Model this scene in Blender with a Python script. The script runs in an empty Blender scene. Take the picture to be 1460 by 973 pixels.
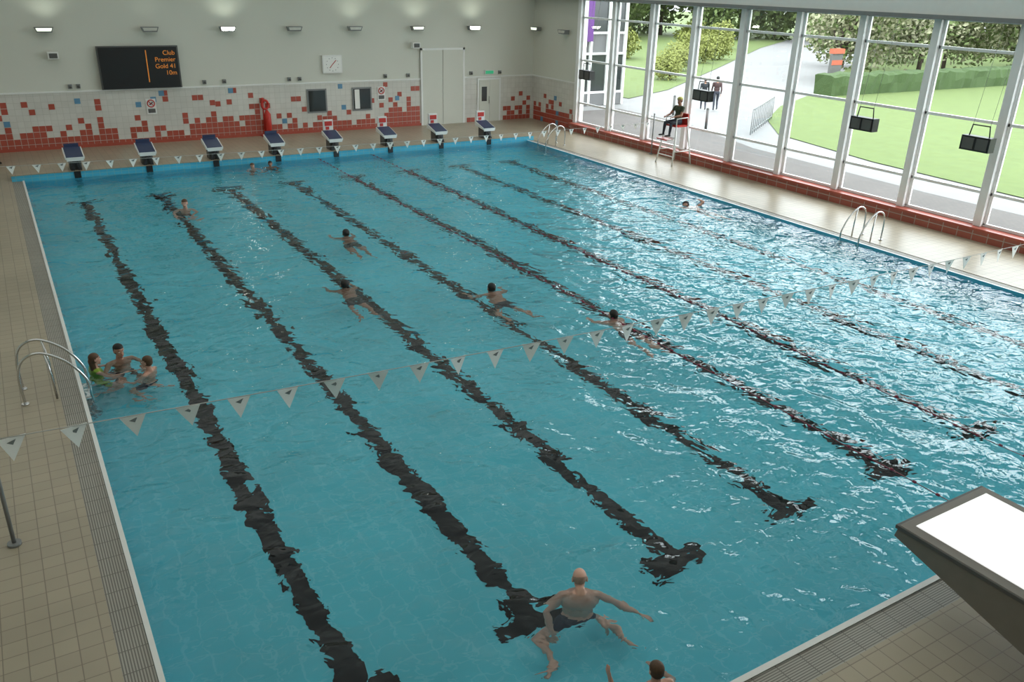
import bpy, bmesh, math, random
import numpy as np
from mathutils import Vector, Matrix, noise
random.seed(7)
V=Vector
scene=bpy.context.scene
col=scene.collection
scene.view_settings.view_transform='Standard'
scene.view_settings.look='None'
scene.view_settings.exposure=0.0

# ------------------------------------------------------------------ materials
def new_mat(name):
    m=bpy.data.materials.new(name); m.use_nodes=True
    nt=m.node_tree
    for n in list(nt.nodes): nt.nodes.remove(n)
    out=nt.nodes.new('ShaderNodeOutputMaterial')
    return m,nt,out
def N(nt,t,**k):
    n=nt.nodes.new(t)
    for a,b in k.items(): setattr(n,a,b)
    return n
def mat(name,c,rough=.5,metal=0,emit=0,ecol=None,var=.12,scale=6.0,bump=0.0,spec=.5):
    m,nt,out=new_mat(name)
    b=N(nt,'ShaderNodeBsdfPrincipled')
    tc=N(nt,'ShaderNodeTexCoord'); no=N(nt,'ShaderNodeTexNoise')
    no.inputs['Scale'].default_value=scale; no.inputs['Detail'].default_value=4
    nt.links.new(tc.outputs['Object'],no.inputs['Vector'])
    mx=N(nt,'ShaderNodeMix',data_type='RGBA')
    mx.inputs[6].default_value=tuple(x*(1-var) for x in c)+(1,)
    mx.inputs[7].default_value=tuple(min(1,x*(1+var)) for x in c)+(1,)
    nt.links.new(no.outputs['Fac'],mx.inputs[0])
    nt.links.new(mx.outputs[2],b.inputs['Base Color'])
    b.inputs['Roughness'].default_value=rough; b.inputs['Metallic'].default_value=metal
    b.inputs['Specular IOR Level'].default_value=spec
    if emit:
        b.inputs['Emission Color'].default_value=tuple(ecol or c)+(1,)
        b.inputs['Emission Strength'].default_value=emit
    if bump:
        bp=N(nt,'ShaderNodeBump'); bp.inputs['Strength'].default_value=bump; bp.inputs['Distance'].default_value=.02
        nt.links.new(no.outputs['Fac'],bp.inputs['Height']); nt.links.new(bp.outputs['Normal'],b.inputs['Normal'])
    nt.links.new(b.outputs[0],out.inputs[0])
    return m
def tile_mat(name,c1,c2,mortar,w,h,ms=.006,rough=.35,axes='XY',offset=0.0,bumpy=True):
    m,nt,out=new_mat(name)
    b=N(nt,'ShaderNodeBsdfPrincipled'); tc=N(nt,'ShaderNodeTexCoord')
    sp=N(nt,'ShaderNodeSeparateXYZ'); cb=N(nt,'ShaderNodeCombineXYZ')
    nt.links.new(tc.outputs['Object'],sp.inputs[0])
    nt.links.new(sp.outputs[axes[0]],cb.inputs[0]); nt.links.new(sp.outputs[axes[1]],cb.inputs[1])
    br=N(nt,'ShaderNodeTexBrick'); br.offset=offset
    br.inputs['Scale'].default_value=1; br.inputs['Brick Width'].default_value=w; br.inputs['Row Height'].default_value=h
    br.inputs['Mortar Size'].default_value=ms; br.inputs['Color1'].default_value=c1+(1,); br.inputs['Color2'].default_value=c2+(1,)
    br.inputs['Mortar'].default_value=mortar+(1,)
    nt.links.new(cb.outputs[0],br.inputs['Vector'])
    no=N(nt,'ShaderNodeTexNoise'); no.inputs['Scale'].default_value=.6; no.inputs['Detail'].default_value=5
    nt.links.new(tc.outputs['Object'],no.inputs['Vector'])
    mr=N(nt,'ShaderNodeMapRange'); mr.inputs[1].default_value=.3; mr.inputs[2].default_value=.7; mr.inputs[3].default_value=.86; mr.inputs[4].default_value=1.06
    nt.links.new(no.outputs['Fac'],mr.inputs[0])
    mu=N(nt,'ShaderNodeMix',data_type='RGBA',blend_type='MULTIPLY'); mu.inputs[0].default_value=1
    nt.links.new(br.outputs['Color'],mu.inputs[6]); nt.links.new(mr.outputs[0],mu.inputs[7])
    nt.links.new(mu.outputs[2],b.inputs['Base Color']); b.inputs['Roughness'].default_value=rough
    if bumpy:
        bp=N(nt,'ShaderNodeBump'); bp.invert=True; bp.inputs['Strength'].default_value=.3; bp.inputs['Distance'].default_value=.004
        nt.links.new(br.outputs['Fac'],bp.inputs['Height']); nt.links.new(bp.outputs['Normal'],b.inputs['Normal'])
    nt.links.new(b.outputs[0],out.inputs[0]); return m

M={}
M['deck']=tile_mat('deck_tile',(.43,.37,.27),(.39,.335,.245),(.24,.20,.15),.2,.2,.005)
M['wall']=mat('painted_wall',(.66,.67,.60),.7,var=.04,scale=.5)
M['walltile']=tile_mat('wall_tile_white',(.70,.69,.64),(.66,.65,.60),(.55,.54,.49),.2,.2,.005,.2,'XZ')
M['walltileR']=tile_mat('wall_tile_white_side',(.70,.69,.64),(.66,.65,.60),(.55,.54,.49),.2,.2,.005,.2,'YZ')
M['red']=mat('terracotta_tile',(.42,.085,.055),.3,scale=3)
M['redside']=tile_mat('terracotta_bench',(.40,.105,.07),(.32,.085,.06),(.4,.32,.28),.4,.2,.012,.3,'YZ')
M['bluet']=mat('blue_tile',(.12,.28,.44),.3)
M['pooltile']=tile_mat('pool_basin_tile',(.095,.65,.78),(.085,.63,.76),(.16,.69,.81),.25,.25,.012,.5,bumpy=False)  # pale joint colour imitates the rippling net of light on the pool floor
M['poolside']=tile_mat('pool_side_tile',(.08,.50,.72),(.07,.46,.68),(.2,.5,.6),.2,.1,.008,.3,'XZ')
M['black']=mat('black_tile',(.003,.004,.006),.8,spec=.1)
M['blackp']=mat('black_plastic',(.012,.012,.014),.4)
M['white']=mat('white_paint',(.80,.81,.79),.4,var=.04)
M['alu']=mat('white_aluminium',(.86,.87,.87),.35,var=.03)
M['grate']=tile_mat('gutter_grating',(.42,.40,.35),(.39,.37,.32),(.17,.16,.14),.025,.30,.006,.5)
M['grateY']=tile_mat('gutter_grating_end',(.42,.40,.35),(.39,.37,.32),(.17,.16,.14),.30,.025,.006,.5)
M['steel']=mat('stainless_steel',(.62,.62,.62),.2,1.0,var=.03)
M['grey']=mat('grey_metal',(.22,.23,.23),.45)
M['dgrey']=mat('dark_grey_plastic',(.10,.10,.095),.5)
M['beige']=mat('beige_moulding',(.20,.18,.155),.5)
M['navy']=mat('navy_plastic',(.030,.045,.11),.4)
M['flag']=mat('flag_cloth',(.88,.89,.86),.8,var=.03)
M['logo']=mat('flag_print',(.20,.23,.23),.8)
M['rope']=mat('cord',(.5,.5,.48),.8)
M['redf']=mat('lane_float_red',(.25,.02,.05),.4)
M['redp']=mat('red_plastic',(.55,.03,.02),.4)
M['orange']=mat('led_orange',(.6,.2,.02),.5,emit=.3,ecol=(.9,.3,.04))
M['lamp']=mat('lamp_lens',(1,1,.95),.4,emit=40,ecol=(1,.97,.88))
M['lampoff']=mat('lamp_lens_dim',(.6,.6,.55),.3)
M['panel']=mat('white_top_glow',(.9,.9,.9),.3,emit=.6,ecol=(1,1,1),var=.01)  # no lamp: emission stands in for bright light reflected off the block top
M['green']=mat('exit_green',(.02,.35,.15),.4,emit=.3,ecol=(.05,.6,.3))
M['dark']=mat('dark_glass',(.03,.035,.035),.1)
M['grass']=mat('lawn_grass',(.100,.142,.034),.9,var=.22,scale=2.5,bump=.3)
M['pathc']=mat('pale_paving',(.21,.207,.205),.8,var=.08,scale=1)
M['brick']=tile_mat('brick_paving',(.115,.10,.092),(.10,.088,.083),(.07,.065,.06),.2,.1,.008,.8,offset=.5)
M['hedge']=mat('hedge_leaves',(.045,.080,.022),.9,var=.5,scale=14,bump=1)
M['leafA']=mat('leaf_green',(.10,.14,.04),.8,var=.35,scale=1.5)
M['leafB']=mat('leaf_blossom',(.25,.25,.15),.8,var=.4,scale=1.5)
M['leafC']=mat('leaf_yellow',(.18,.20,.045),.8,var=.3,scale=1.5)
M['bark']=mat('bark',(.05,.035,.025),.9)
M['purple']=mat('purple_banner',(.10,.025,.17),.6)
M['clad']=mat('grey_cladding',(.12,.12,.12),.6)
M['signo']=mat('orange_sign',(.4,.09,.04),.5)

def skin_mat(n,c):
    return mat(n,c,.45,var=.10,scale=9)
SK=[skin_mat('skin_a',(.48,.24,.16)),skin_mat('skin_b',(.36,.17,.11)),skin_mat('skin_c',(.62,.34,.25)),skin_mat('skin_d',(.72,.42,.32))]
M['hair_d']=mat('hair_dark',(.010,.009,.008),.6,scale=40,var=.4)
M['hair_b']=mat('hair_brown',(.09,.045,.02),.6,scale=40,var=.4)
M['hair_g']=mat('hair_grey',(.40,.27,.21),.6,scale=40,var=.3)
M['eye']=mat('eye_white',(.75,.75,.72),.2); M['pupil']=mat('eye_dark',(.02,.015,.01),.2)
M['lip']=mat('lips',(.35,.10,.08),.5)
M['trunk_n']=mat('swim_navy',(.010,.014,.045),.7); M['trunk_k']=mat('swim_black',(.012,.012,.016),.7)
M['lime']=mat('swim_lime',(.28,.42,.04),.7); M['cl_dark']=mat('jacket_dark',(.02,.025,.03),.8)
M['cl_blue']=mat('shirt_blue',(.02,.06,.35),.8)
M['cl_olive']=mat('shirt_olive',(.045,.055,.03),.8); M['cl_yel']=mat('cap_yellow',(.45,.42,.12),.8)
M['jeans']=mat('trousers_dark',(.03,.035,.05),.8); M['shoe']=mat('shoe_black',(.02,.02,.02),.6)
M['cl_pink']=mat('coat_brown',(.06,.03,.03),.8)

# ------------------------------------------------------------------ mesh helpers
class MB:
    def __init__(s): s.bm=bmesh.new(); s.mats=[]
    def mi(s,m):
        m=M[m] if isinstance(m,str) else m
        if m not in s.mats: s.mats.append(m)
        return s.mats.index(m)
    def box(s,a,b,m):
        i=s.mi(m); a=V(a);b=V(b)
        vs=[V((x,y,z)) for x in(a.x,b.x) for y in(a.y,b.y) for z in(a.z,b.z)]
        vs=[s.bm.verts.new(v) for v in vs]
        for f in((0,1,3,2),(4,6,7,5),(0,4,5,1),(2,3,7,6),(0,2,6,4),(1,5,7,3)):
            fc=s.bm.faces.new([vs[k] for k in f]); fc.material_index=i
    def poly(s,pts,m):
        f=s.bm.faces.new([s.bm.verts.new(p) for p in pts]); f.material_index=s.mi(m); return f
    def prism(s,pts,vec,m):
        i=s.mi(m); vec=V(vec)
        a=[s.bm.verts.new(V(p)) for p in pts]; b=[s.bm.verts.new(V(p)+vec) for p in pts]
        n=len(a); fs=[s.bm.faces.new(a),s.bm.faces.new(b[::-1])]
        for k in range(n): fs.append(s.bm.faces.new([a[k],b[k],b[(k+1)%n],a[(k+1)%n]]))
        for f in fs: f.material_index=i
    def tube(s,pts,r,m,seg=8,smooth=True):
        i=s.mi(m); pts=[V(p) for p in pts]; rings=[]
        rr=r if isinstance(r,(list,tuple)) else [r]*len(pts)
        ref=None
        for k,p in enumerate(pts):
            t=((pts[min(k+1,len(pts)-1)]-pts[max(k-1,0)])).normalized()
            if ref is None:
                ref=t.orthogonal().normalized()
            ref=(ref-t*ref.dot(t)).normalized(); o=t.cross(ref)
            rings.append([s.bm.verts.new(p+rr[k]*(math.cos(a)*ref+math.sin(a)*o)) for a in [2*math.pi*q/seg for q in range(seg)]])
        for k in range(len(rings)-1):
            for q in range(seg):
                f=s.bm.faces.new([rings[k][q],rings[k][(q+1)%seg],rings[k+1][(q+1)%seg],rings[k+1][q]]); f.material_index=i; f.smooth=smooth
        for rg in(rings[0][::-1],rings[-1]):
            f=s.bm.faces.new(rg); f.material_index=i
    def ball(s,c,r,m,sub=2):
        i=s.mi(m)
        ret=bmesh.ops.create_icosphere(s.bm,subdivisions=sub,radius=r)
        for v in ret['verts']:
            v.co+=V(c)
            for f in v.link_faces: f.material_index=i; f.smooth=True
    def done(s,name,bevel=0,parent=None):
        bmesh.ops.recalc_face_normals(s.bm,faces=s.bm.faces[:])
        me=bpy.data.meshes.new(name); s.bm.to_mesh(me); s.bm.free()
        for m in s.mats: me.materials.append(m)
        ob=bpy.data.objects.new(name,me); col.objects.link(ob)
        if bevel:
            b=ob.modifiers.new('b','BEVEL'); b.width=bevel; b.segments=2; b.limit_method='ANGLE'
        if parent: ob.parent=parent
        return ob
def smooth_path(pts,n=6):
    pts=[V(p) for p in pts]; P=[pts[0]]+pts+[pts[-1]]; out=[]
    for i in range(1,len(P)-2):
        for k in range(n):
            t=k/n; a,b,c,d=P[i-1],P[i],P[i+1],P[i+2]
            out.append(.5*((2*b)+(c-a)*t+(2*a-5*b+4*c-d)*t*t+(3*b-a-3*c+d)*t**3))
    out.append(pts[-1]); return out

# ------------------------------------------------------------------ room shell
PW,PL=17.1,24.0      # pool width / length
XR,YF=20.3,28.8
D=.04
FZ=-1.0
b=MB()
b.box((-5,-6,FZ-.2),(-.31,YF,D),'deck')
b.box((PW+.31,-6,FZ-.2),(XR,YF,D),'deck')
b.box((-.31,-6,FZ-.2),(PW+.31,-.35,D),'deck')
b.box((-.31,PL+.7,FZ-.2),(PW+.31,YF,D),'deck')
b.done('floor')
b=MB(); b.box((-.31,-.35,-.6),(-.05,PL+.0,D-.01),'grate'); b.box((PW+.05,-.35,-.6),(PW+.31,PL,D-.01),'grate'); b.done('gutter_grating_side')
b=MB(); b.box((-.05,-.35,-.6),(PW+.05,-.05,D-.01),'grateY'); b.done('gutter_grating_end')
# basin
b=MB()
b.box((-.05,-.05,FZ-.1),(PW+.05,PL+.05,FZ),'pooltile')
b.box((-.05,-.05,FZ),(0,PL,D),'poolside'); b.box((PW,-.05,FZ),(PW+.05,PL,D),'poolside')
b.box((0,-.05,FZ),(PW,0,D),'poolside')
b.box((-.31,PL,FZ),(PW+.31,PL+.7,.19),'poolside')
b.box((-.31,PL-.02,.19),(PW+.31,PL+.7,.21),'deck')
b.box((-.05,-.06,D),(.0,PL,D+.006),'white'); b.box((PW,-.06,D),(PW+.05,PL,D+.006),'white'); b.box((0,-.06,D),(PW,0,D+.006),'white')
b.done('swimming_pool')
for k in range(8):
    c0=1.60+1.985*k; c1=1.32+1.96*k
    b=MB(); z=FZ+.008
    b.poly([(c0-.125,2.1,z),(c0+.125,2.1,z),(c1+.125,21.9,z),(c1-.125,21.9,z)],'black')
    for y0,c in((2.1,c0),(21.9,c1)): b.poly([(c-.42,y0-.125,z+.001),(c+.42,y0-.125,z+.001),(c+.42,y0+.125,z+.001),(c-.42,y0+.125,z+.001)],'black')
    b.done('lane_marking')
# water
m,nt,out=new_mat('pool_water'); M['water']=m
tc=N(nt,'ShaderNodeTexCoord')
def nz(scale,det,sx=1,sy=1):
    mp=N(nt,'ShaderNodeMapping'); mp.inputs['Scale'].default_value=(sx,sy,1)
    nt.links.new(tc.outputs['Object'],mp.inputs[0])
    n=N(nt,'ShaderNodeTexNoise'); n.inputs['Scale'].default_value=scale; n.inputs['Detail'].default_value=det; n.inputs['Distortion'].default_value=.6
    nt.links.new(mp.outputs[0],n.inputs['Vector']); return n
n1=nz(1.5,1.8); n2=nz(4.4,1.8,1,1.3)
# choppiness grows from the quiet near-left corner to the busy right-hand lanes
sx=N(nt,'ShaderNodeSeparateXYZ'); nt.links.new(tc.outputs['Object'],sx.inputs[0])
mr=N(nt,'ShaderNodeMapRange'); mr.inputs[1].default_value=2; mr.inputs[2].default_value=12; mr.inputs[3].default_value=.19; mr.inputs[4].default_value=.36
nt.links.new(sx.outputs[0],mr.inputs[0])
ad=N(nt,'ShaderNodeMath',operation='MULTIPLY_ADD')
nt.links.new(n2.outputs['Fac'],ad.inputs[0]); nt.links.new(mr.outputs[0],ad.inputs[1]); nt.links.new(n1.outputs['Fac'],ad.inputs[2])
bp=N(nt,'ShaderNodeBump'); bp.inputs['Strength'].default_value=1; bp.inputs['Distance'].default_value=.12
nt.links.new(ad.outputs[0],bp.inputs['Height'])
gg=N(nt,'ShaderNodeBsdfGlass'); gg.inputs['Roughness'].default_value=0.0; gg.inputs['IOR'].default_value=1.33; gg.inputs['Color'].default_value=(.95,.99,1,1)
nt.links.new(bp.outputs[0],gg.inputs['Normal'])
nt.links.new(gg.outputs[0],out.inputs[0])
b=MB(); b.poly([(0,0,0),(PW,0,0),(PW,PL,0),(0,PL,0)],'water'); wo=b.done('pool_water')
if wo.data.polygons[0].normal.z<0: wo.data.flip_normals()

# walls
H=8.0
b=MB(); b.box((-5,YF,0),(XR+.3,YF+.3,H),'wall'); b.box((-5,YF-.03,0),(XR,YF,1.9),'walltile'); b.done('wall_far')
b=MB(); b.box((-5.3,-6,0),(-5,YF,H),'wall'); b.done('wall_left')
b=MB(); b.box((-5,-6.3,0),(XR,-6,H),'wall'); b.done('wall_near')
b=MB(); b.box((-5.3,-6.3,H),(XR+.3,YF+.3,H+.2),'wall'); b.done('ceiling')
WC=[7.66+2.2*k for k in range(-6,9)]
YW=WC[-1]
b=MB()
b.box((XR,YW,0),(XR+.3,YF,H),'wall'); b.box((XR-.03,YW,0),(XR,YF-.03,1.9),'walltileR')
b.box((XR,-6,5.15),(XR+.3,YW,H),'wall'); b.box((XR,-6,-.3),(XR+.3,YW,.36),'redside')
b.done('wall_right')
b=MB(); b.box((XR-.32,-6,D),(XR,YW+.1,.30),'redside'); b.box((XR-.36,-6,.30),(XR,YW+.1,.36),'red'); b.done('trim_tiled_bench')
b=MB(); b.box((XR-.55,-6,5.1),(XR,YF,5.2),'grey'); b.box((XR-.5,-6,5.2),(XR,YF,5.6),'white'); b.done('trim_window_head')
b=MB()
for y in WC:
    b.box((XR-.14,y-.10,.36),(XR+.14,y+.10,5.15),'alu'); b.box((XR-.02,y-.18,.36),(XR+.05,y+.18,5.15),'alu')
b.done('trim_window_columns',.01)
m,nt,out=new_mat('window_glass'); M['glass']=m
tr=N(nt,'ShaderNodeBsdfTransparent'); tr.inputs[0].default_value=(.95,.98,.97,1); gl=N(nt,'ShaderNodeBsdfGlossy'); gl.inputs['Roughness'].default_value=.01
fr=N(nt,'ShaderNodeFresnel'); fr.inputs[0].default_value=1.35
ms=N(nt,'ShaderNodeMixShader'); nt.links.new(fr.outputs[0],ms.inputs[0]); nt.links.new(tr.outputs[0],ms.inputs[1]); nt.links.new(gl.outputs[0],ms.inputs[2]); nt.links.new(ms.outputs[0],out.inputs[0])
for k in range(len(WC)-1):
    b=MB(); y0,y1=WC[k]+.1,WC[k+1]-.1
    for z in(.40,1.17,2.84,4.44,5.1): b.box((XR-.03,y0,z-.035),(XR+.04,y1,z+.035),'alu')
    b.box((XR-.03,y0,.4),(XR+.04,y0+.05,5.1),'alu'); b.box((XR-.03,y1-.05,.4),(XR+.04,y1,5.1),'alu')
    b.poly([(XR,y0,.4),(XR,y1,.4),(XR,y1,5.1),(XR,y0,5.1)],'glass')
    b.done('window_%d'%(k+1))

# mosaic
b=MB(); s=.2
ctrl=[(-4,.7),(0,.6),(1.7,.7),(2.3,.4),(3.6,.4),(4.5,.2),(5.4,.2),(6.2,.8),(7.2,.5),(8.2,.9),(8.8,.3),(10,.3),(11,.5),(12,.3),(13,.5),(13.8,.9),(14.4,.8),(15,.3),(17,.2),(20.4,.2)]
hf=lambda x: float(np.interp(x,[c[0] for c in ctrl],[c[1] for c in ctrl]))
x=-4.0
while x<20.1:
    if not(14.85<x+.1<16.9 or 17.4<x+.1<18.75):
        h=hf(x)+random.choice([-.2,-.2,0,0,.2]); n=max(1,int(round(h/.2)))
        for r in range(9):
            z=.04+r*.2
            ok=r<n
            if not ok:
                p=.30*math.exp(-(r-n)/2.8); ok=random.random()<p
            if ok: 
                g=.008
                b.box((x+g,YF-.04,z+g),(x+s-g,YF-.0305,min(z+s-g,1.87)),'red' if (r<n or random.random()<.93) else 'bluet')
    x+=s
for X,Z in[(.6,1.2),(1.2,1.35),(2.0,1.5),(3.9,1.3),(4.7,1.65),(7.1,1.65),(10.4,.5),(11.3,1.65),(13.2,1.65),(13.7,1.1),(6.6,1.2)]:
    b.box((X,YF-.045,Z),(X+.18,YF-.0305,Z+.18),'bluet' if X in(3.9,2.0,4.7,7.1,11.3,13.7) else 'red')
b.done('trim_mosaic_1')
b=MB(); y=YW+.1
while y<YF-.3:
    n=random.choice([2,3,3,4])
    for r in range(9):
        if r<n or random.random()<.2*math.exp(-(r-n)/3): b.box((XR-.045,y+.008,.05+r*.2),(XR-.0305,y+.192,.23+r*.2),'red' if random.random()<.92 else 'bluet')
    y+=.2
b.done('trim_mosaic_2')
b=MB(); b.box((-5,YF-.05,1.88),(XR,YF,1.93),'white'); b.box((XR-.05,YW,1.88),(XR,YF-.05,1.93),'white'); b.done('trim_wall_ledge')
b=MB(); b.box((-5,YF-.045,D),(14.85,YF-.03,.14),'red'); b.done('baseboard_far')

# far wall fittings
b=MB()
b.box((2.95,YF-.22,1.96),(5.45,YF-.06,3.3),'blackp'); b.box((2.9,YF-.2,1.94),(5.5,YF-.12,3.34),'dgrey')
b.box((4.42,YF-.228,2.15),(4.45,YF-.221,3.2),'orange')
sb=b.done('scoreboard')
for i,t in enumerate(['Club','Premier','Gold 41','10m']):
    cu=bpy.data.curves.new('score_text','FONT'); cu.body=t; cu.size=.21; cu.align_x='RIGHT'; cu.materials.append(M['orange'])
    o=bpy.data.objects.new('score_text_%d'%i,cu); col.objects.link(o); o.rotation_euler=(math.pi/2,0,0); o.location=(5.38,YF-.226,3.04-i*.22); o.parent=sb
b=MB(); b.box((10.72,YF-.1,2.25),(11.5,YF-.002,2.9),'white'); b.box((10.76,YF-.104,2.29),(11.46,YF-.1,2.86),'flag')
for k in range(12):
    a=k*math.pi/6; b.box((11.11+.24*math.cos(a)-.012,YF-.108,2.57+.24*math.sin(a)-.012),(11.11+.24*math.cos(a)+.012,YF-.104,2.57+.24*math.sin(a)+.012),'dgrey')
b.tube([(11.11,YF-.11,2.57),(11.26,YF-.11,2.72)],.012,'redp'); b.tube([(11.11,YF-.11,2.57),(11.0,YF-.11,2.44)],.012,'redp')
b.done('pace_clock')
for X0,X1 in((10.03,10.82),(11.86,12.68)):
    b=MB(); b.box((X0,YF-.07,.78),(X1,YF-.046,1.68),'grey'); b.box((X0+.06,YF-.08,.84),(X1-.06,YF-.06,1.62),'dark')
    if X0>11: b.box((X0+.1,YF-.085,.86),(X0+.3,YF-.075,1.6),'flag')
    b.done('window_%d'%(20 if X0<11 else 21))
b=MB(); b.box((17.5,YF-.07,D),(18.65,YF-.052,1.85),'white')
b.box((17.58,YF-.09,D),(18.06,YF-.06,1.78),'wall'); b.box((18.09,YF-.09,D),(18.57,YF-.06,1.78),'wall')
b.box((17.7,YF-.1,.9),(17.95,YF-.088,1.5),'dark'); b.tube([(18.04,YF-.13,.8),(18.04,YF-.13,1.1)],.015,'steel'); b.done('door_1')
b=MB(); b.box((14.85,YF-.08,D),(14.93,YF-.052,3.1),'white'); b.box((16.8,YF-.08,D),(16.88,YF-.052,3.1),'white'); b.box((14.93,YF-.07,D),(15.85,YF-.052,3.02),'wall'); b.box((15.87,YF-.07,D),(16.8,YF-.052,3.02),'wall'); b.box((14.85,YF-.08,3.02),(16.88,YF-.052,3.1),'white'); b.done('door_2')
b=MB(); b.box((17.85,YF-.08,2.0),(18.3,YF-.002,2.17),'white'); b.box((17.88,YF-.09,2.02),(18.27,YF-.08,2.15),'green'); b.done('exit_sign')
def nosign(X,Z):
    b=MB(); b.box((X-.16,YF-.06,Z-.3),(X+.16,YF-.045,Z+.22),'white')
    b.tube([(X+.12*math.cos(a),YF-.07,Z+.06+.12*math.sin(a)) for a in [k*math.pi/8 for k in range(17)]],.018,'redp',6)
    b.tube([(X-.09,YF-.07,Z+.15),(X+.09,YF-.07,Z-.03)],.014,'redp',6)
    b.tube([(X-.05,YF-.065,Z+.02),(X+.06,YF-.065,Z+.1)],.02,'blackp',6); b.box((X-.12,YF-.065,Z-.26),(X+.12,YF-.058,Z-.12),'dgrey')
    b.done('no_diving_sign')
nosign(4.4,1.35); nosign(13.1,1.45)
b=MB(); b.tube([(8.3,YF-.12,.05),(8.3,YF-.12,1.45)],.03,'redp')
b.tube([(8.4,YF-.2,.15),(8.42,YF-.2,.3),(8.42,YF-.2,.85),(8.4,YF-.2,1.0)],[.04,.12,.12,.04],'redp',12)
b.tube([(8.36+.12*math.cos(a),YF-.18,1.2+.16*math.sin(a)) for a in [k*math.pi/8 for k in range(17)]],.045,'redp',8)
b.box((8.15,YF-.3,D),(8.6,YF-.08,.1),'redp'); b.done('rescue_buoy_stand')
LX=[1.47,4.67,7.26,9.68,12.04,14.67,17.22]
LIT={7.26:1,17.22:1,14.67:.35,1.47:.3}
M['lampm']=mat('lamp_lens_half',(1,1,.9),.4,emit=1.2,ecol=(.8,.9,.7))
def wall_lamp(X,Y,Z,lit,side=False):
    b=MB()
    f=(lambda a,bb,c:(X+a,Y-bb,Z+c)) if not side else (lambda a,bb,c:(X-bb,Y+a,Z+c))
    b.tube([f(0,.002,-.05),f(0,.16,-.05)],.03,'grey')
    b.prism([f(-.22,.1,-.09),f(.22,.1,-.09),f(.28,.12,.07),f(-.28,.12,.07)],V(f(0,.22,0))-V(f(0,0,0)),'grey')
    mm='lamp' if lit==1 else ('lampm' if lit else 'lampoff')
    b.prism([f(-.2,.325,-.05),f(.2,.325,-.05),f(.24,.325,.055),f(-.24,.325,.055)],V(f(0,.012,0))-V(f(0,0,0)),mm)
    b.done('floodlight_fitting')
for X in LX:
    wall_lamp(X,YF,3.88,LIT.get(X,0))
wall_lamp(XR,28.3,3.85,.3,True); wall_lamp(XR,26.2,3.85,0,True)
for X,Z in((1.6,3.05),(14.59,3.2)):
    b=MB(); b.box((X-.16,YF-.3,Z-.08),(X+.16,YF-.1,Z+.14),'white'); b.tube([(X,YF-.002,Z),(X,YF-.15,Z)],.03,'grey'); b.box((X-.12,YF-.315,Z-.05),(X+.12,YF-.3,Z+.1),'dgrey'); b.done('loudspeaker',.01)
for X in(1.95,2.2,6.3,7.0,9.4,9.8,13.3,14.3,17.2,18.6):
    b=MB(); yy=YF-.002
    b.box((X-.06,yy-.08,2.0),(X+.06,yy,2.14),'grey'); b.tube([(X,yy-.08,2.07),(X,yy-.14,2.05)],.035,'dgrey'); b.done('socket_box')

# starting blocks far end
for k in range(8):
    c=1.40+2.0*k
    b=MB(); y0=PL+.02
    b.prism([(c-.05,y0+.05,.62),(c+.05,y0+.05,.62),(c+.15,y0+.0,.212),(c+.05,y0+.0,.212),(c,y0+.02,.45),(c-.05,y0+.0,.212),(c-.15,y0+.0,.212)],(0,.08,0),'blackp')
    b.box((c-.09,y0-.055,.0),(c+.09,y0-.022,.2),'blackp')
    b.box((c-.16,y0+.12,.212),(c+.16,y0+.5,.6),'dgrey')
    b.prism([(c-.26,y0-.05,.62),(c-.26,y0+.62,.80),(c-.26,y0+.62,.66),(c-.26,y0-.05,.55)],(.52,0,0),'white')
    b.prism([(c-.23,y0-.055,.628),(c-.23,y0+.60,.806),(c-.23,y0+.60,.80),(c-.23,y0-.055,.61)],(.46,0,0),'navy')
    b.box((c-.23,y0-.065,.5),(c+.23,y0-.045,.61),'white')
    if k>=4:
        b.box((c-.17,y0+.62,.6),(c+.17,y0+.72,1.15),'white'); b.box((c-.13,y0+.6,.95),(c+.13,y0+.63,1.1),'redp'); b.box((c-.10,y0+.6,.82),(c+.02,y0+.63,.92),'redp')
    else:
        b.box((c-.2,y0+.62,.62),(c+.2,y0+.66,.9),'navy')
    b.done('starting_block',.006)
b=MB()
x0,x1=6.35,7.72
b.prism([(x0,.03,.86),(x0,.0,1.0),(x0,-2.1,1.0),(x0,-2.1,.36),(x0,-1.3,.50)],(x1-x0,0,0),'beige')
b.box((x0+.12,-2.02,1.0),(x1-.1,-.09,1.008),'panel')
b.box((x0-.015,-2.1,.955),(x1+.015,.03,.995),'dgrey')
b.box((x0+.35,-2.0,D),(x1-.35,-1.4,.5),'beige')
b.done('starting_block',.02)

# bunting
def bunting(name,yy,x0,x1,zf,step,h=.27,w=.27):
    b=MB(); pts=[(x,yy,zf(x)) for x in np.linspace(x0,x1,60)]
    b.tube(pts,.006,'rope',5)
    x=x0+.17
    while x<x1-.1:
        z=zf(x); a=random.uniform(-.25,.25); sw=random.uniform(-.03,.03)
        dx=w/2*math.cos(a); dy=w/2*math.sin(a)
        p=[V((x-dx,yy-dy,z)),V((x+dx,yy+dy,zf(x+dx))),V((x+sw,yy+sw,z-h))]
        b.prism(p,(0,.003,0),'flag')
        c=(p[0]+p[1]+p[2])/3+V((0,0,.035)); 
        b.prism([c+V((-.045*math.cos(a),-.004,.0)),c+V((.045*math.cos(a),-.004,.03)),c+V((.01,-.004,-.03))],(0,-.002,0),'logo')
        x+=step
    return b.done(name)
bunting('backstroke_flag_line',5.2,-1.0,19.27,lambda x:1.27-.022*x+.0011*(x-9)**2-.09 ,.57)
bunting('backstroke_flag_line',19.8,-1.0,19.77,lambda x:1.24-.006*x+.0006*(x-9)**2-.02,.55,.21,.20)
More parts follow.
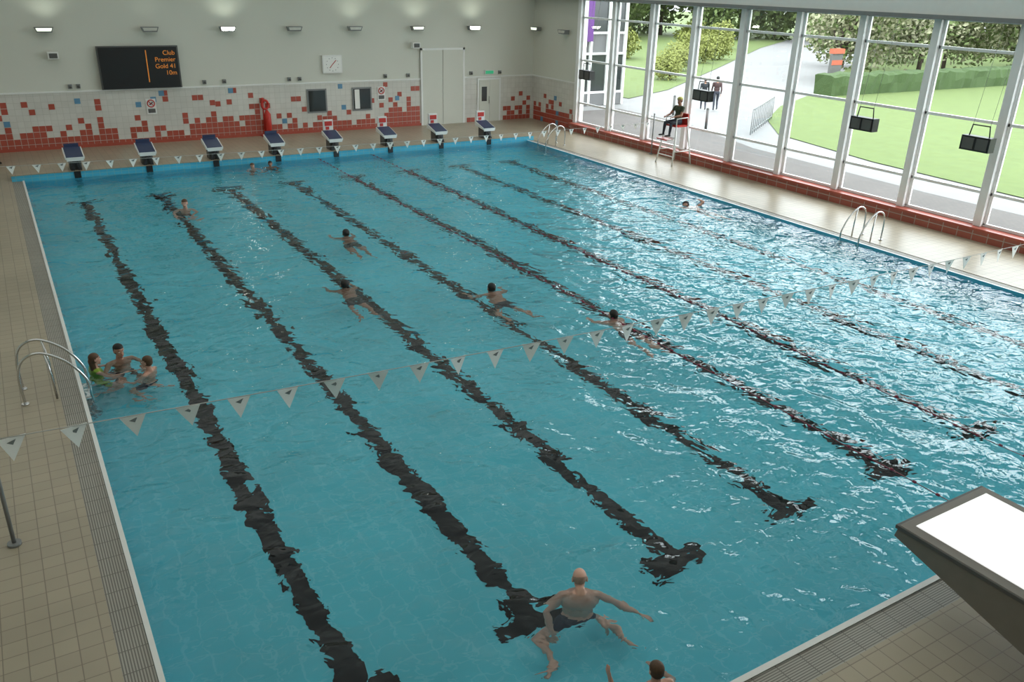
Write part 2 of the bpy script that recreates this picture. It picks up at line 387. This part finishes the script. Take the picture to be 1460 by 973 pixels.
for X,Y in((-1.03,5.2),(-1.03,19.8),(19.3,5.2),(19.8,19.8)):
    b=MB(); b.tube([(X,Y,D),(X,Y,1.45)],.022,'grey'); b.tube([(X,Y,D),(X,Y,D+.03)],.07,'grey',12); b.ball((X,Y,1.46),.03,'grey'); b.done('flag_pole')
for X in(8.75,10.65):
    b=MB(); b.tube([(X+.04*noise.noise(V((X,y,0))),y,.0) for y in np.linspace(0.01,PL-.01,80)],.006,'redf',5)
    y=.3
    while y<PL-.1:
        xx=X+.05*noise.noise(V((X,y*.8,0)))
        b.tube([(xx,y-.02,0),(xx,y+.02,0)],[.022,.022],'redf',8)
        y+=.33
    b.done('lane_rope')
def ladder(X,Y,dirn):
    b=MB()
    for yy in(Y-.27,Y+.27):
        p=[(X-.75*dirn,yy,D),(X-.76*dirn,yy,.45),(X-.68*dirn,yy,.70),(X-.45*dirn,yy,.77),(X-.15*dirn,yy,.58),(X+.06*dirn,yy,.27),(X+.09*dirn,yy,0),(X+.09*dirn,yy,FZ+.2)]
        b.tube(smooth_path(p,6),.019,'steel',10)
        b.tube([(X-.35*dirn,yy,D),(X-.36*dirn,yy,.4),(X-.40*dirn,yy,.75)],.016,'steel',8)
        b.tube([(X-.75*dirn,yy,D),(X-.75*dirn,yy,D+.02)],.05,'steel',12)
    for z in(-.7,-.42,-.15): b.box((X+.05*dirn-.04,Y-.27,z-.015),(X+.05*dirn+.05,Y+.27,z+.015),'steel')
    b.done('pool_ladder')
ladder(0,8.95,1); ladder(PW,8.9,-1); ladder(PW,22.8,-1)
for Y in(23.7,17.2,10.97,7.77):
    b=MB(); X=19.55; z=2.42
    b.box((X-.12,Y-.36,z-.17),(X+.12,Y+.36,z+.17),'blackp'); b.box((X-.135,Y-.31,z-.13),(X-.12,Y-.03,z+.13),'dgrey'); b.box((X-.135,Y+.03,z-.13),(X-.12,Y+.31,z+.13),'dgrey')
    for q in(-.25,.25): b.tube([(X,Y+q,z+.17),(X,Y+q*.85,z+.42)],.015,'blackp',6); b.tube([(X,Y+q*.85,z+.42),(X+.3,Y+q*.85,5.1)],.004,'grey',5)
    b.tube([(X,Y-.22,z+.42),(X,Y+.22,z+.42)],.015,'blackp',6)
    b.done('hanging_loudspeaker')
cx,cy,sz=19.45,18.2,1.32
b=MB()
for sx_ in(-1,1):
    for sy in(-1,1):
        b.tube([(cx+sx_*.42,cy+sy*.42,D),(cx+sx_*.24,cy+sy*.27,sz)],.025,'white')
for z in(.3,.6,.9):
    w=.42-.15*z; b.tube([(cx-w,cy-w,z+.04),(cx-w,cy+w,z+.04)],.02,'white'); 
b.tube([(cx+.35,cy-.35,.5),(cx+.35,cy+.35,.5)],.02,'white')
for sy in(-1,1):
    b.tube([(cx-.36,cy+sy*.36,.5),(cx+.36,cy+sy*.36,.5)],.02,'white')
    b.tube([(cx-.25,cy+sy*.27,sz),(cx-.25,cy+sy*.27,sz+.26),(cx+.22,cy+sy*.27,sz+.28),(cx+.26,cy+sy*.27,sz)],.02,'white')
b.box((cx-.26,cy-.27,sz-.02),(cx+.26,cy+.27,sz+.04),'redp'); b.box((cx+.22,cy-.27,sz+.04),(cx+.27,cy+.27,sz+.4),'redp'); b.box((cx-.62,cy-.25,sz-.44),(cx-.33,cy+.25,sz-.40),'redp')
for sy in(-1,1): b.tube([(cx-.30,cy+sy*.25,sz-.42),(cx-.6,cy+sy*.25,sz-.42)],.018,'white')
b.done('lifeguard_chair')

# ------------------------------------------------------------------ humans
def hull_cap(bm,p0,r0,p1,r1):
    t=bmesh.new(); bmesh.ops.create_icosphere(t,subdivisions=2,radius=1); sv=[v.co.copy() for v in t.verts]; t.free()
    vs=[bm.verts.new(p0+v*r0) for v in sv]+[bm.verts.new(p1+v*r1) for v in sv]
    r=bmesh.ops.convex_hull(bm,input=vs)
    bmesh.ops.delete(bm,geom=[g for g in r['geom_interior'] if isinstance(g,bmesh.types.BMVert)],context='VERTS')
def ell(bm,c,r,R):
    t=bmesh.ops.create_icosphere(bm,subdivisions=3,radius=1)
    for v in t['verts']: v.co=c+R@V((v.co.x*r[0],v.co.y*r[1],v.co.z*r[2]))
def frame(up,fwd):
    u=V(up).normalized(); f=V(fwd); f=(f-u*f.dot(u)).normalized(); l=u.cross(f)
    return Matrix((l,f,u)).transposed()   # columns l,f,u
def human(name,pelvis,up,fwd,hup,hfwd,armL,armR,legL,legR,skin=0,hair='hair_d',top=None,bottom='trunk_k',trous=None,sleeve=None,shoes=None,s=1.0,bald=False,longhair=False,cap=None,vox=.009,curl=.5,fat=1.0,neck=.07):
    R=frame(up,fwd); P=V(pelvis); bm=bmesh.new(); segs=[]
    W=lambda l,f,u:P+R@V((l,f,u))*s
    def cap_(p0,r0,p1,r1,tag): hull_cap(bm,p0,r0*s,p1,r1*s); segs.append((p0,p1,r0*s,r1*s,tag))
    def el(c,r,tag,RR=R): ell(bm,c,[x*s for x in r],RR); segs.append((c,c,min(r)*s,min(r)*s,tag))
    ft=fat
    el(W(0,-.005,.02),(.165*ft,.115*ft,.12),'pelvis')
    el(W(0,.01*ft,.18),(.148*ft,.105*ft,.15),'torso'); el(W(0,0,.36),(.172*ft,.118*ft,.17),'torso')
    cap_(W(-.1,-.01,.44),.075,W(.1,-.01,.44),.075,'torso')
    cap_(W(.13,0,.455),.062,W(.175,0,.45),.058,'torso'); cap_(W(-.13,0,.455),.062,W(-.175,0,.45),.058,'torso')
    for q in(-1,1): el(W(q*.075,.07*ft,.37),(.075,.05,.06),'torso')
    HR=frame(hup,hfwd); nb=W(0,-.01,.50); nt_=nb+(R@V((0,0,1))*.5+HR@V((0,.1,.8))*.6).normalized()*neck*s
    cap_(nb,.062,nt_,.054,'neck')
    hc=nt_+HR@V((0,.03,.105))*s
    G=lambda l,f,u:hc+HR@V((l,f,u))*s
    el(G(0,-.01,.025),(.074,.092,.090),'head',HR); el(G(0,.025,-.045),(.057,.062,.068),'head',HR)
    cap_(G(0,.083,-.0),.009,G(0,.103,-.032),.014,'head'); cap_(G(-.012,.093,-.038),.009,G(.012,.093,-.038),.009,'head')
    cap_(G(-.03,.078,.022),.011,G(.03,.078,.022),.011,'head'); cap_(G(-.018,.08,-.066),.009,G(.018,.08,-.066),.009,'lip')
    cap_(G(0,.072,-.095),.018,G(0,.066,-.1),.02,'head')
    for q in(-1,1): el(G(q*.078,-.012,-.005),(.010,.020,.032),'ear',HR)
    if not bald:
        el(G(0,-.02,.045),(.083,.095,.083),'hair',HR)
        el(G(0,-.045,.0),(.078,.065,.075),'hair',HR)
        if longhair: cap_(G(0,-.07,-.02),.06,G(0,-.06,-.14),.05,'hair')
    if cap: el(G(0,0,.06),(.088,.105,.07),'cap',HR); cap_(G(-.04,.1,.045),.012,G(.04,.1,.045),.012,'cap')
    def arm(side,A):
        d1,d2,pn=[V(a).normalized() for a in A]
        sh=W(side*.185,0,.45); e=sh+d1*.285*s; w=e+d2*.25*s
        m_=sh+(e-sh)*.55
        cap_(sh,.056,m_,.046,'uarm'); cap_(m_,.046,e,.039,'larm1'); k=e+(w-e)*.3
        cap_(e,.039,k,.041,'farm'); cap_(k,.041,w,.027,'farm')
        pn=(pn-d2*pn.dot(d2)).normalized(); sd=d2.cross(pn).normalized()*(1 if side>0 else -1)
        for o in(-.027,-.009,.009,.027): cap_(w+d2*.012*s+sd*o*.8*s,.014,w+d2*.085*s+sd*o*s,.0125,'hand')
        for j,(o,L) in enumerate(((.029,.070),(.010,.080),(-.010,.074),(-.028,.058))):
            b0=w+d2*.088*s+sd*o*s; sp=sd*o*1.2
            a1=(d2+pn*curl*.45+sp*2).normalized(); a2=(d2+pn*curl*1.3+sp).normalized()
            k1=b0+a1*L*.5*s; k2=k1+a2*L*.5*s
            cap_(b0,.0095,k1,.0085,'hand'); cap_(k1,.0085,k2,.0072,'hand')
        t0=w+d2*.03*s+sd*.028*s; t1=t0+(sd*.8+d2*.7+pn*.2).normalized()*.036*s; t2=t1+(sd*.35+d2+pn*.3).normalized()*.03*s
        cap_(t0,.0125,t1,.0105,'hand'); cap_(t1,.0105,t2,.0085,'hand')
    arm(1,armL); arm(-1,armR)
    def leg(side,A):
        d1,d2,d3=[V(a).normalized() for a in A]
        h=W(side*.092,0,-.02); k=h+d1*.42*s; a=k+d2*.40*s; m_=h+(k-h)*.5
        cap_(h,.092,m_,.074,'thigh1'); cap_(m_,.074,k,.054,'thigh2'); c=k+d2*.13*s
        cap_(k,.053,c,.053,'shin'); cap_(c,.053,a,.034,'shin')
        heel=a-d3*.03*s; ball_=a+d3*.13*s; toe=a+d3*.18*s
        cap_(a,.036,heel,.032,'foot'); cap_(heel,.032,ball_,.03,'foot'); cap_(ball_,.034,toe,.024,'foot')
    leg(1,legL); leg(-1,legR)
    me=bpy.data.meshes.new(name); bm.to_mesh(me); bm.free()
    ob=bpy.data.objects.new(name,me); col.objects.link(ob)
    rm=ob.modifiers.new('r','REMESH'); rm.mode='VOXEL'; rm.voxel_size=vox
    sm=ob.modifiers.new('s','SMOOTH'); sm.factor=.5; sm.iterations=3
    dg=bpy.context.evaluated_depsgraph_get(); ev=ob.evaluated_get(dg); me2=bpy.data.meshes.new_from_object(ev)
    ob.modifiers.clear(); ob.data=me2; bpy.data.meshes.remove(me)
    me2.name=name; me2.materials.clear()
    sk=SK[skin]
    tagmat={'pelvis':M[bottom],'torso':M[top] if top else sk,'neck':sk,'head':sk,'ear':sk,'lip':M['lip'],'hair':M[hair],'cap':M[cap] if cap else sk,
      'uarm':M[top] if (top and sleeve is not False) else sk,'larm1':M[top] if (top and sleeve=='long') else sk,'farm':M[top] if (top and sleeve=='long') else sk,'hand':sk,
      'thigh1':M[trous or bottom],'thigh2':M[trous] if trous else sk,'shin':M[trous] if trous else sk,'foot':M[shoes] if shoes else sk}
    mats=[]
    for v in tagmat.values():
        if v not in mats: mats.append(v)
    for x in(M['hair_d'],M['eye'],M['pupil'],M[hair]):
        if x not in mats: mats.append(x)
    for x in mats: me2.materials.append(x)
    n=len(me2.polygons); cen=np.empty(n*3); me2.polygons.foreach_get('center',cen); cen=cen.reshape(-1,3)
    best=np.full(n,1e9); idx=np.zeros(n,dtype=np.int32)
    for p0,p1,r0,r1,tag in segs:
        a=np.array(p0); d=np.array(p1)-a; L=float(d@d)
        if tag in('hair','head','cap','torso','pelvis') and L<=1e-12: 
            continue
        t=np.clip(((cen-a)@d)/L,0,1) if L>1e-12 else np.zeros(n)
        q=np.linalg.norm(cen-(a+t[:,None]*d),axis=1)-(r0+(r1-r0)*t)
        m_=q<best; best[m_]=q[m_]; idx[m_]=mats.index(tagmat[tag])
    loc=(cen-np.array(P))@np.array(R)/s
    hl=(cen-np.array(hc))@np.array(HR)/s
    def reg(m_,mt): idx[m_]=mats.index(mt)
    rt=(abs(loc[:,0])<.175*ft)&(abs(loc[:,1])<.16*ft)&(loc[:,2]>.04)&(loc[:,2]<.44)&(best>.004)
    reg(rt,tagmat['torso'])
    rp=(abs(loc[:,0])<.18*ft)&(abs(loc[:,1])<.14*ft)&(loc[:,2]>-.06)&(loc[:,2]<=.075)
    reg(rp,tagmat['pelvis'])
    rh=(np.linalg.norm(hl/np.array([1,1.1,1.2]),axis=1)<.118)&(hl[:,2]>-.115)
    reg(rh,sk)
    reg(rh&(np.linalg.norm(hl-np.array([0,.085,-.066]),axis=1)<.022)&(abs(hl[:,2]+.066)<.009),M['lip'])
    hm=rh&((hl[:,2]>.052)|((hl[:,1]<.0)&(hl[:,2]>-.06)))&~((abs(hl[:,0])>.079)&(hl[:,2]<.03)&(hl[:,1]>-.035))
    if bald: hm=rh&(hl[:,1]<-.01)&(hl[:,2]>-.05)&(hl[:,2]<.03)&~(abs(hl[:,0])>.079)
    reg(hm,M[hair])
    if longhair: reg((hl[:,1]<-.02)&(hl[:,2]<=-.06)&(hl[:,2]>-.2)&(abs(hl[:,0])<.07),M[hair])
    if cap: reg(rh&(hl[:,2]>.045),M[cap])
    for q in(-1,1): reg(rh&(abs(hl[:,0]-q*.03)<.02)&(abs(hl[:,2]-.030)<.005)&(hl[:,1]>.06),M['hair_d'] if not bald else M[hair])
    me2.polygons.foreach_set('material_index',idx); me2.polygons.foreach_set('use_smooth',np.ones(n,dtype=bool))
    b2=bmesh.new(); b2.from_mesh(me2)
    for q in(-1,1):
        for c,r,mm in((G(q*.030,.074,.004),.0125,'eye'),(G(q*.030,.083,.004),.006,'pupil')):
            t=bmesh.ops.create_icosphere(b2,subdivisions=2,radius=r*s)
            mi_=mats.index(M[mm])
            for v in t['verts']:
                v.co+=c
                for f in v.link_faces: f.material_index=mi_; f.smooth=True
    b2.to_mesh(me2); b2.free(); me2.update()
    return ob

def swimmer(hx,hy,phase,skin=0,bottom='trunk_k',hair='hair_d'):
    up=(.03,.88,.46); pel=(hx+.0,hy-.54,-.385)
    if phase==0:
        aL=((-.35,.8,-.5),(.1,.95,-.15),(0,-.2,-1)); aR=((.35,.8,-.5),(-.1,.95,-.15),(0,-.2,-1))
        lL=((-.12,-.95,-.12),(-.05,-.98,-.05),(-.2,-.9,-.1)); lR=((.12,-.95,-.17),(.05,-.98,-.05),(.2,-.9,-.1))
    else:
        aL=((-.7,.5,-.5),(-.05,.95,-.2),(0,-.3,-1)); aR=((.7,.5,-.5),(.05,.95,-.2),(0,-.3,-1))
        lL=((-.45,-.8,-.3),(.1,-.98,.1),(-.8,-.4,-.1)); lR=((.45,-.8,-.3),(-.1,-.98,.1),(.8,-.4,-.1))
    human('swimmer',pel,up,(0,.3,-1),(0,-.25,1),(0,1,.1),aL,aR,lL,lR,skin=skin,bottom=bottom,hair=hair)
swimmer(6.30,14.97,0,1); swimmer(4.98,11.53,0,1); swimmer(7.50,10.02,1,0); swimmer(8.79,7.70,0,2)
def wader(x,y,fwd,s=1,skin=0,bottom='trunk_k',top=None,hair='hair_d',aL=None,aR=None,z=-.47,longhair=False,lean=(0,0,1),hf=None,neck=.07):
    f=V(fwd).normalized(); l=V((0,0,1)).cross(f)
    aL=aL or (l*.45+f*.5-V((0,0,.75)),f*.9-l*.3-V((0,0,.15)),(0,0,-1)); aR=aR or (-l*.45+f*.5-V((0,0,.75)),f*.9+l*.3-V((0,0,.15)),(0,0,-1))
    lg=lambda sd:(l*sd*.3+f*.7-V((0,0,.65)),-f*.9+l*sd*.1-V((0,0,.4)),-f+l*sd*.2)
    return human('swimmer',(x,y,z),lean,f,(0,0,1),hf or f,aL,aR,lg(1),lg(-1),s=s,skin=skin,bottom=bottom,top=top,hair=hair,longhair=longhair,sleeve=False,neck=neck)
wader(.24,9.60,(.9,.2,0),.85,2,'lime','lime','hair_b',longhair=True,z=-.42)
wader(.62,9.80,(.3,-.9,0),.95,0,'trunk_k',z=-.49)
wader(.95,9.12,(-.7,.5,0),.85,2,'trunk_n',None,'hair_b',z=-.42)
wader(3.45,19.0,(-.3,-1,0),.95,2,'trunk_k',hair='hair_b',z=-.50)
wader(6.35,23.3,(.2,-1,0),.8,2,hair='hair_b',z=-.47); wader(6.95,23.4,(-.2,-1,0),.8,1,z=-.47)
human('swimmer',(15.95,12.95,-.16),(0,.98,.05),(.2,0,-1),(0,.6,.8),(-.8,.5,.1),((-.2,.95,.05),(-.1,1,-.2),(0,0,-1)),((.5,-.2,.5),(.3,.8,.0),(0,0,-1)),((-.1,-1,-.1),(-.1,-1,.0),(0,-1,-.2)),((.1,-1,-.15),(.05,-1,.0),(0,-1,-.2)),skin=2)
human('swimmer',(3.84,1.66,-.50),(.03,.02,1),(.45,.9,.1),(.22,.45,.85),(.45,.8,-.4),
  ((-.75,-.05,-.60),(-.10,-.50,-.65),(.3,-.2,-1)),((.62,-.45,-.62),(.50,-.80,-.20),(0,-.2,-1)),
  ((-.65,.1,-.5),(-.25,-.9,-.06),(-.9,-.4,0)),((.5,.15,-.65),(-.02,-.97,.02),(.7,-.6,0)),skin=3,bottom='trunk_n',hair='hair_g',bald=True,fat=1.25,s=.97,vox=.007,neck=.04)
wader(3.72,.33,(.2,.95,0),.8,2,'trunk_n',hair='hair_b',aL=((-.5,.3,-.2),(-.15,.25,.9),(1,0,0)),z=-.38)
human('lifeguard',(cx+.03,cy,sz+.145),(.05,0,1),(-1,0,0),(0,0,1),(-1,-.15,-.05),((-.5,-.3,-.85),(-.85,.3,-.15),(0,0,-1)),((-.5,.3,-.85),(-.85,-.3,-.15),(0,0,-1)),
  ((-1,-.15,-.05),(-.12,0,-1),(-1,0,0)),((-1,.15,-.05),(-.12,0,-1),(-1,0,0)),skin=1,top='cl_olive',bottom='jeans',trous='jeans',shoes='shoe',cap='cl_yel',sleeve=True)
def walker(x,y,fwd,top,tr,s=1,ph=1):
    f=V(fwd).normalized(); l=V((0,0,1)).cross(f); z=-.15+.9*s
    human('pedestrian',(x,y,z),(0,0,1),f,(0,0,1),f,(l*.15-f*.3*ph-V((0,0,1)),l*.02+f*.2-V((0,0,1)),-l),(-l*.15+f*.3*ph-V((0,0,1)),f*.4-V((0,0,1)),l),
      (f*.35*ph-V((0,0,1)),-f*.1-V((0,0,1)),f),(-f*.3*ph-V((0,0,1)),-f*.55-V((0,0,1)),f-V((0,0,.3))),top=top,bottom=tr,trous=tr,shoes='shoe',sleeve='long',s=s)
walker(30.75,28.9,(.6,.8,0),'cl_dark','jeans',.95); walker(31.2,28.5,(.6,.8,0),'cl_pink','jeans',1,-1)
human('attendant',(-.75,26.9,.575),(0,0,1),(.4,-1,0),(0,0,1),(.4,-1,-.1),((.2,-.3,-.9),(.2,-.9,-.1),(0,0,-1)),((-.2,-.3,-.9),(.1,-.9,-.1),(0,0,-1)),
  ((.3,-1,0),(0,-.1,-1),(.3,-1,0)),((.2,-1,0),(0,-.1,-1),(.2,-1,0)),skin=0,top='cl_blue',bottom='jeans',trous='jeans',shoes='shoe',sleeve='long')
b=MB(); b.box((-1.0,26.7,.42),(-.5,27.15,.46),'blackp'); 
for q in((-.97,26.73),(-.53,26.73),(-.97,27.12),(-.53,27.12)): b.tube([(q[0],q[1],D),(q[0],q[1],.43)],.02,'grey')
b.box((-.97,27.12,.46),(-.53,27.15,.85),'blackp'); b.done('plastic_chair')

# ------------------------------------------------------------------ outside
GZ=-.15
b=MB(); b.poly([(XR+.3,-60,GZ-.02),(260,-60,GZ-.02),(260,220,GZ-.02),(XR+.3,220,GZ-.02)],'pathc'); b.done('path_paving')
b=MB(); b.poly([(XR+.3,-10,GZ-.01),(24.5,-10,GZ-.01),(24.6,12,GZ-.01),(25.2,20,GZ-.01),(27,26,GZ-.01),(27,31,GZ-.01),(XR+.3,31,GZ-.01)],'brick'); b.done('brick_paving')
b=MB(); b.poly([(p[0],p[1],GZ+.01) for p in[(25.5,-30),(26.6,8),(27.3,16),(28.7,21.9),(31.5,25.2),(36,28.5),(42.8,32),(55,40),(70,50),(110,72),(200,90),(200,-30)]],'grass'); b.done('lawn')
b=MB(); b.poly([(p[0],p[1],GZ+.01) for p in[(30,34),(35,36.5),(48,46),(70,62.5),(120,95),(200,140),(60,200),(25,140),(28,60)]],'grass'); b.done('grass_bank')
def blobbox(name,pa,pb,w,h,m,step=.35):
    pa=V(pa);pb=V(pb); d=(pb-pa); L=d.length; d.normalize(); n=V((-d.y,d.x,0)); b=MB(); i=b.mi(m)
    prof=[(-w/2,0),(-w/2,h*.5),(-w/2*.92,h*.9),(-w*.3,h),(0,h),(w*.3,h),(w/2*.92,h*.9),(w/2,h*.5),(w/2,0)]
    k=int(L/step); prev=None
    for j in range(k+1):
        c=pa+d*L*j/k; ring=[]
        for (o,z) in prof:
            p=c+n*o+V((0,0,z)); p+=V((noise.noise(p*1.7),noise.noise(p*1.7+V((9,0,0))),noise.noise(p*1.7+V((0,9,0)))*(1 if z>0 else 0)))*.16
            ring.append(b.bm.verts.new(p))
        if prev:
            for q in range(len(prof)-1):
                f=b.bm.faces.new([prev[q],prev[q+1],ring[q+1],ring[q]]); f.material_index=i
        else: b.bm.faces.new(ring)
        prev=ring
    b.bm.faces.new(prev); b.done(name)
blobbox('hedge',(42.5,31.2,GZ),(66,31.0,GZ),1.4,1.2,'hedge')
blobbox('hedge',(66,31,GZ),(95,27,GZ),1.4,1.2,'hedge')
def tree_mesh(name,leaf,h,cr,n,ls,seed,low=.25,leaf2=None,frac=0):
    rnd=random.Random(seed); b=MB()
    b.tube([(0,0,-.2),(.05,0,h*.3),(0,.08,h*.55)],[.16,.13,.07],'bark',8)
    blobs=[]
    for k in range(9):
        a=rnd.uniform(0,6.28); r=rnd.uniform(.2,.7)*cr; z=rnd.uniform(low,.85)*h
        c=V((r*math.cos(a),r*math.sin(a),z)); blobs.append((c,rnd.uniform(.35,.55)*cr))
        b.tube([(0,0,h*.3),tuple(c*.6+V((0,0,h*.12))),tuple(c)],[.07,.045,.02],'bark',5)
    i=b.mi(leaf); i2=b.mi(leaf2) if leaf2 else i
    for k in range(n):
        c,r=rnd.choice(blobs); d=V((rnd.gauss(0,1),rnd.gauss(0,1),rnd.gauss(0,.8))).normalized()*r*rnd.uniform(.55,1.1)
        p=c+d; u=V((rnd.gauss(0,1),rnd.gauss(0,1),rnd.gauss(0,1))).normalized(); v=u.orthogonal().normalized(); q=ls*rnd.uniform(.6,1.3)
        f=b.bm.faces.new([b.bm.verts.new(p+u*q),b.bm.verts.new(p+v*q*.6),b.bm.verts.new(p-u*q),b.bm.verts.new(p-v*q*.6)]); f.material_index=i2 if rnd.random()<frac else i
    me=bpy.data.meshes.new(name); b.bm.to_mesh(me); b.bm.free()
    for m in b.mats: me.materials.append(m)
    return me
T1=tree_mesh('blossom_tree','leafB',6.5,4.2,5200,.16,1,.3,'leafA',.4); T2=tree_mesh('broadleaf_tree','leafA',11,6.5,6000,.28,2,.12); T3=tree_mesh('golden_shrub','leafC',1.9,1.7,1800,.12,3,.15)
def inst(me,name,x,y,sc,rz):
    o=bpy.data.objects.new(name,me); o.location=(x,y,GZ); o.scale=(sc,)*3; o.rotation_euler=(0,0,rz); col.objects.link(o)
for x,y,sc in((50,36.5,1),(57,35,1.1),(63,37,1.05),(70,35,1.15),(78,38,1.2),(60,44,1.1),(86,33,1.2),(72,45,1.2)): inst(T1,'blossom_tree',x,y,sc,random.uniform(0,6))
for k in range(24):
    a=math.radians(22+k*2.4); r=random.uniform(105,122); inst(T2,'broadleaf_tree',r*math.cos(a),r*math.sin(a),random.uniform(.9,1.3),random.uniform(0,6))
for x,y,sc in((44,46,.9),(50,51,1.1),(54,53,1),(39,41,.8),(58,60,1.3),(46,56,1.2),(64,62,1.2)): inst(T3,'golden_shrub',x,y,sc,random.uniform(0,6))
inst(T2,'broadleaf_tree',38,60,.9,1); inst(T2,'broadleaf_tree',50,75,1,2); inst(T2,'broadleaf_tree',62,78,1,4)
b=MB(); x0,x1,y0=20.6,28.2,32.5
b.box((x0,y0,GZ),(x1,y0+8,7.5),'clad')
b.box((x0,y0-.1,GZ),(x1,y0,.5),'clad')
for k in range(8):
    x=x0+k*(x1-x0)/7; b.box((x-.06,y0-.16,GZ),(x+.06,y0,7.4),'white')
for z in(.5,2.4,3.4,5.2): b.box((x0,y0-.12,z-.05),(x1,y0,z+.05),'white')
for k in range(7):
    x=x0+k*(x1-x0)/7
    for za,zb in((.55,2.35),(3.45,5.15)): b.box((x+.08,y0-.05,za),(x+(x1-x0)/7-.08,y0-.01,zb),'dark')
b.box((x1-3.2,y0-.3,3.0),(x1-2.2,y0-.2,6.0),'purple')
for k in range(5):
    b.box((x1,y0+k*1.6,GZ),(x1+.08,y0+k*1.6+.1,7.4),'white')
    for za,zb in((.55,2.35),(3.45,5.15)): b.box((x1,y0+k*1.6+.15,za),(x1+.04,y0+k*1.6+1.5,zb),'dark')
b.done('building_wing')
b=MB(); pa=V((27.4,22.3,GZ)); pb=V((31.9,25.3,GZ))
for k in range(13):
    p=pa.lerp(pb,k/12); b.tube([p,p+V((0,0,1.05))],.025,'grey',6)
for z in(.15,1.05): b.tube([pa+V((0,0,z)),pb+V((0,0,z))],.025,'grey',6)
b.done('steel_railing')
b=MB(); b.box((46.6,34.2,GZ),(47.6,34.4,1.9),'dgrey'); b.box((46.6,34.17,1.2),(47.6,34.2,1.5),'signo'); b.box((46.6,34.1,1.9),(47.6,34.5,2.2),'signo'); b.done('wayfinding_sign')
for x,y in((26.4,24),(27.2,26),(28,28)):
    b=MB(); b.tube([(x,y,GZ),(x,y,.75)],.06,'dgrey',10); b.ball((x,y,.76),.065,'dgrey'); b.done('bollard')

# ------------------------------------------------------------------ light
w=bpy.data.worlds.new('World'); scene.world=w; w.use_nodes=True; nt=w.node_tree
bg=nt.nodes['Background']; bg.inputs[0].default_value=(.90,.96,1,1); bg.inputs[1].default_value=5.5
def area(name,loc,rot,sx,sy,e,c=(1,1,1)):
    l=bpy.data.lights.new(name,'AREA'); l.shape='RECTANGLE'; l.size=sx; l.size_y=sy; l.energy=e; l.color=c
    o=bpy.data.objects.new(name,l); o.location=loc; o.rotation_euler=rot; col.objects.link(o); return o
area('ceiling_fill',(8,12,7.9),(0,0,0),22,30,1100,(1,.985,.94))  # unseen broad fill added under the ceiling to brighten the hall
for X,e in((1.6,20),(4.67,4),(7.26,25),(12.0,18),(14.67,20),(17.22,25)):
    l=bpy.data.lights.new('floodlight_glow','SPOT'); l.energy=e*.6; l.spot_size=2.2; l.spot_blend=1; l.shadow_soft_size=.1; l.color=(.93,1,.85)
    o=bpy.data.objects.new('floodlight_glow',l); o.location=(X,YF-.6,4.1); o.rotation_euler=(math.radians(180-20),0,0); col.objects.link(o)

# ------------------------------------------------------------------ camera
cam=bpy.data.cameras.new('camera'); cam.sensor_width=36; cam.lens=36*1190/1460; cam.clip_end=500; cam.clip_start=.05
co=bpy.data.objects.new('camera',cam); col.objects.link(co)
right=V((.8575,-.5140,.0253)); down=V((-.1839,-.3520,-.9177)); fw=V((.4804,.7822,-.3964))
co.matrix_world=Matrix.Translation((-.36,-3.73,5.7))@Matrix((right,-down,-fw)).transposed().to_4x4()
scene.camera=co
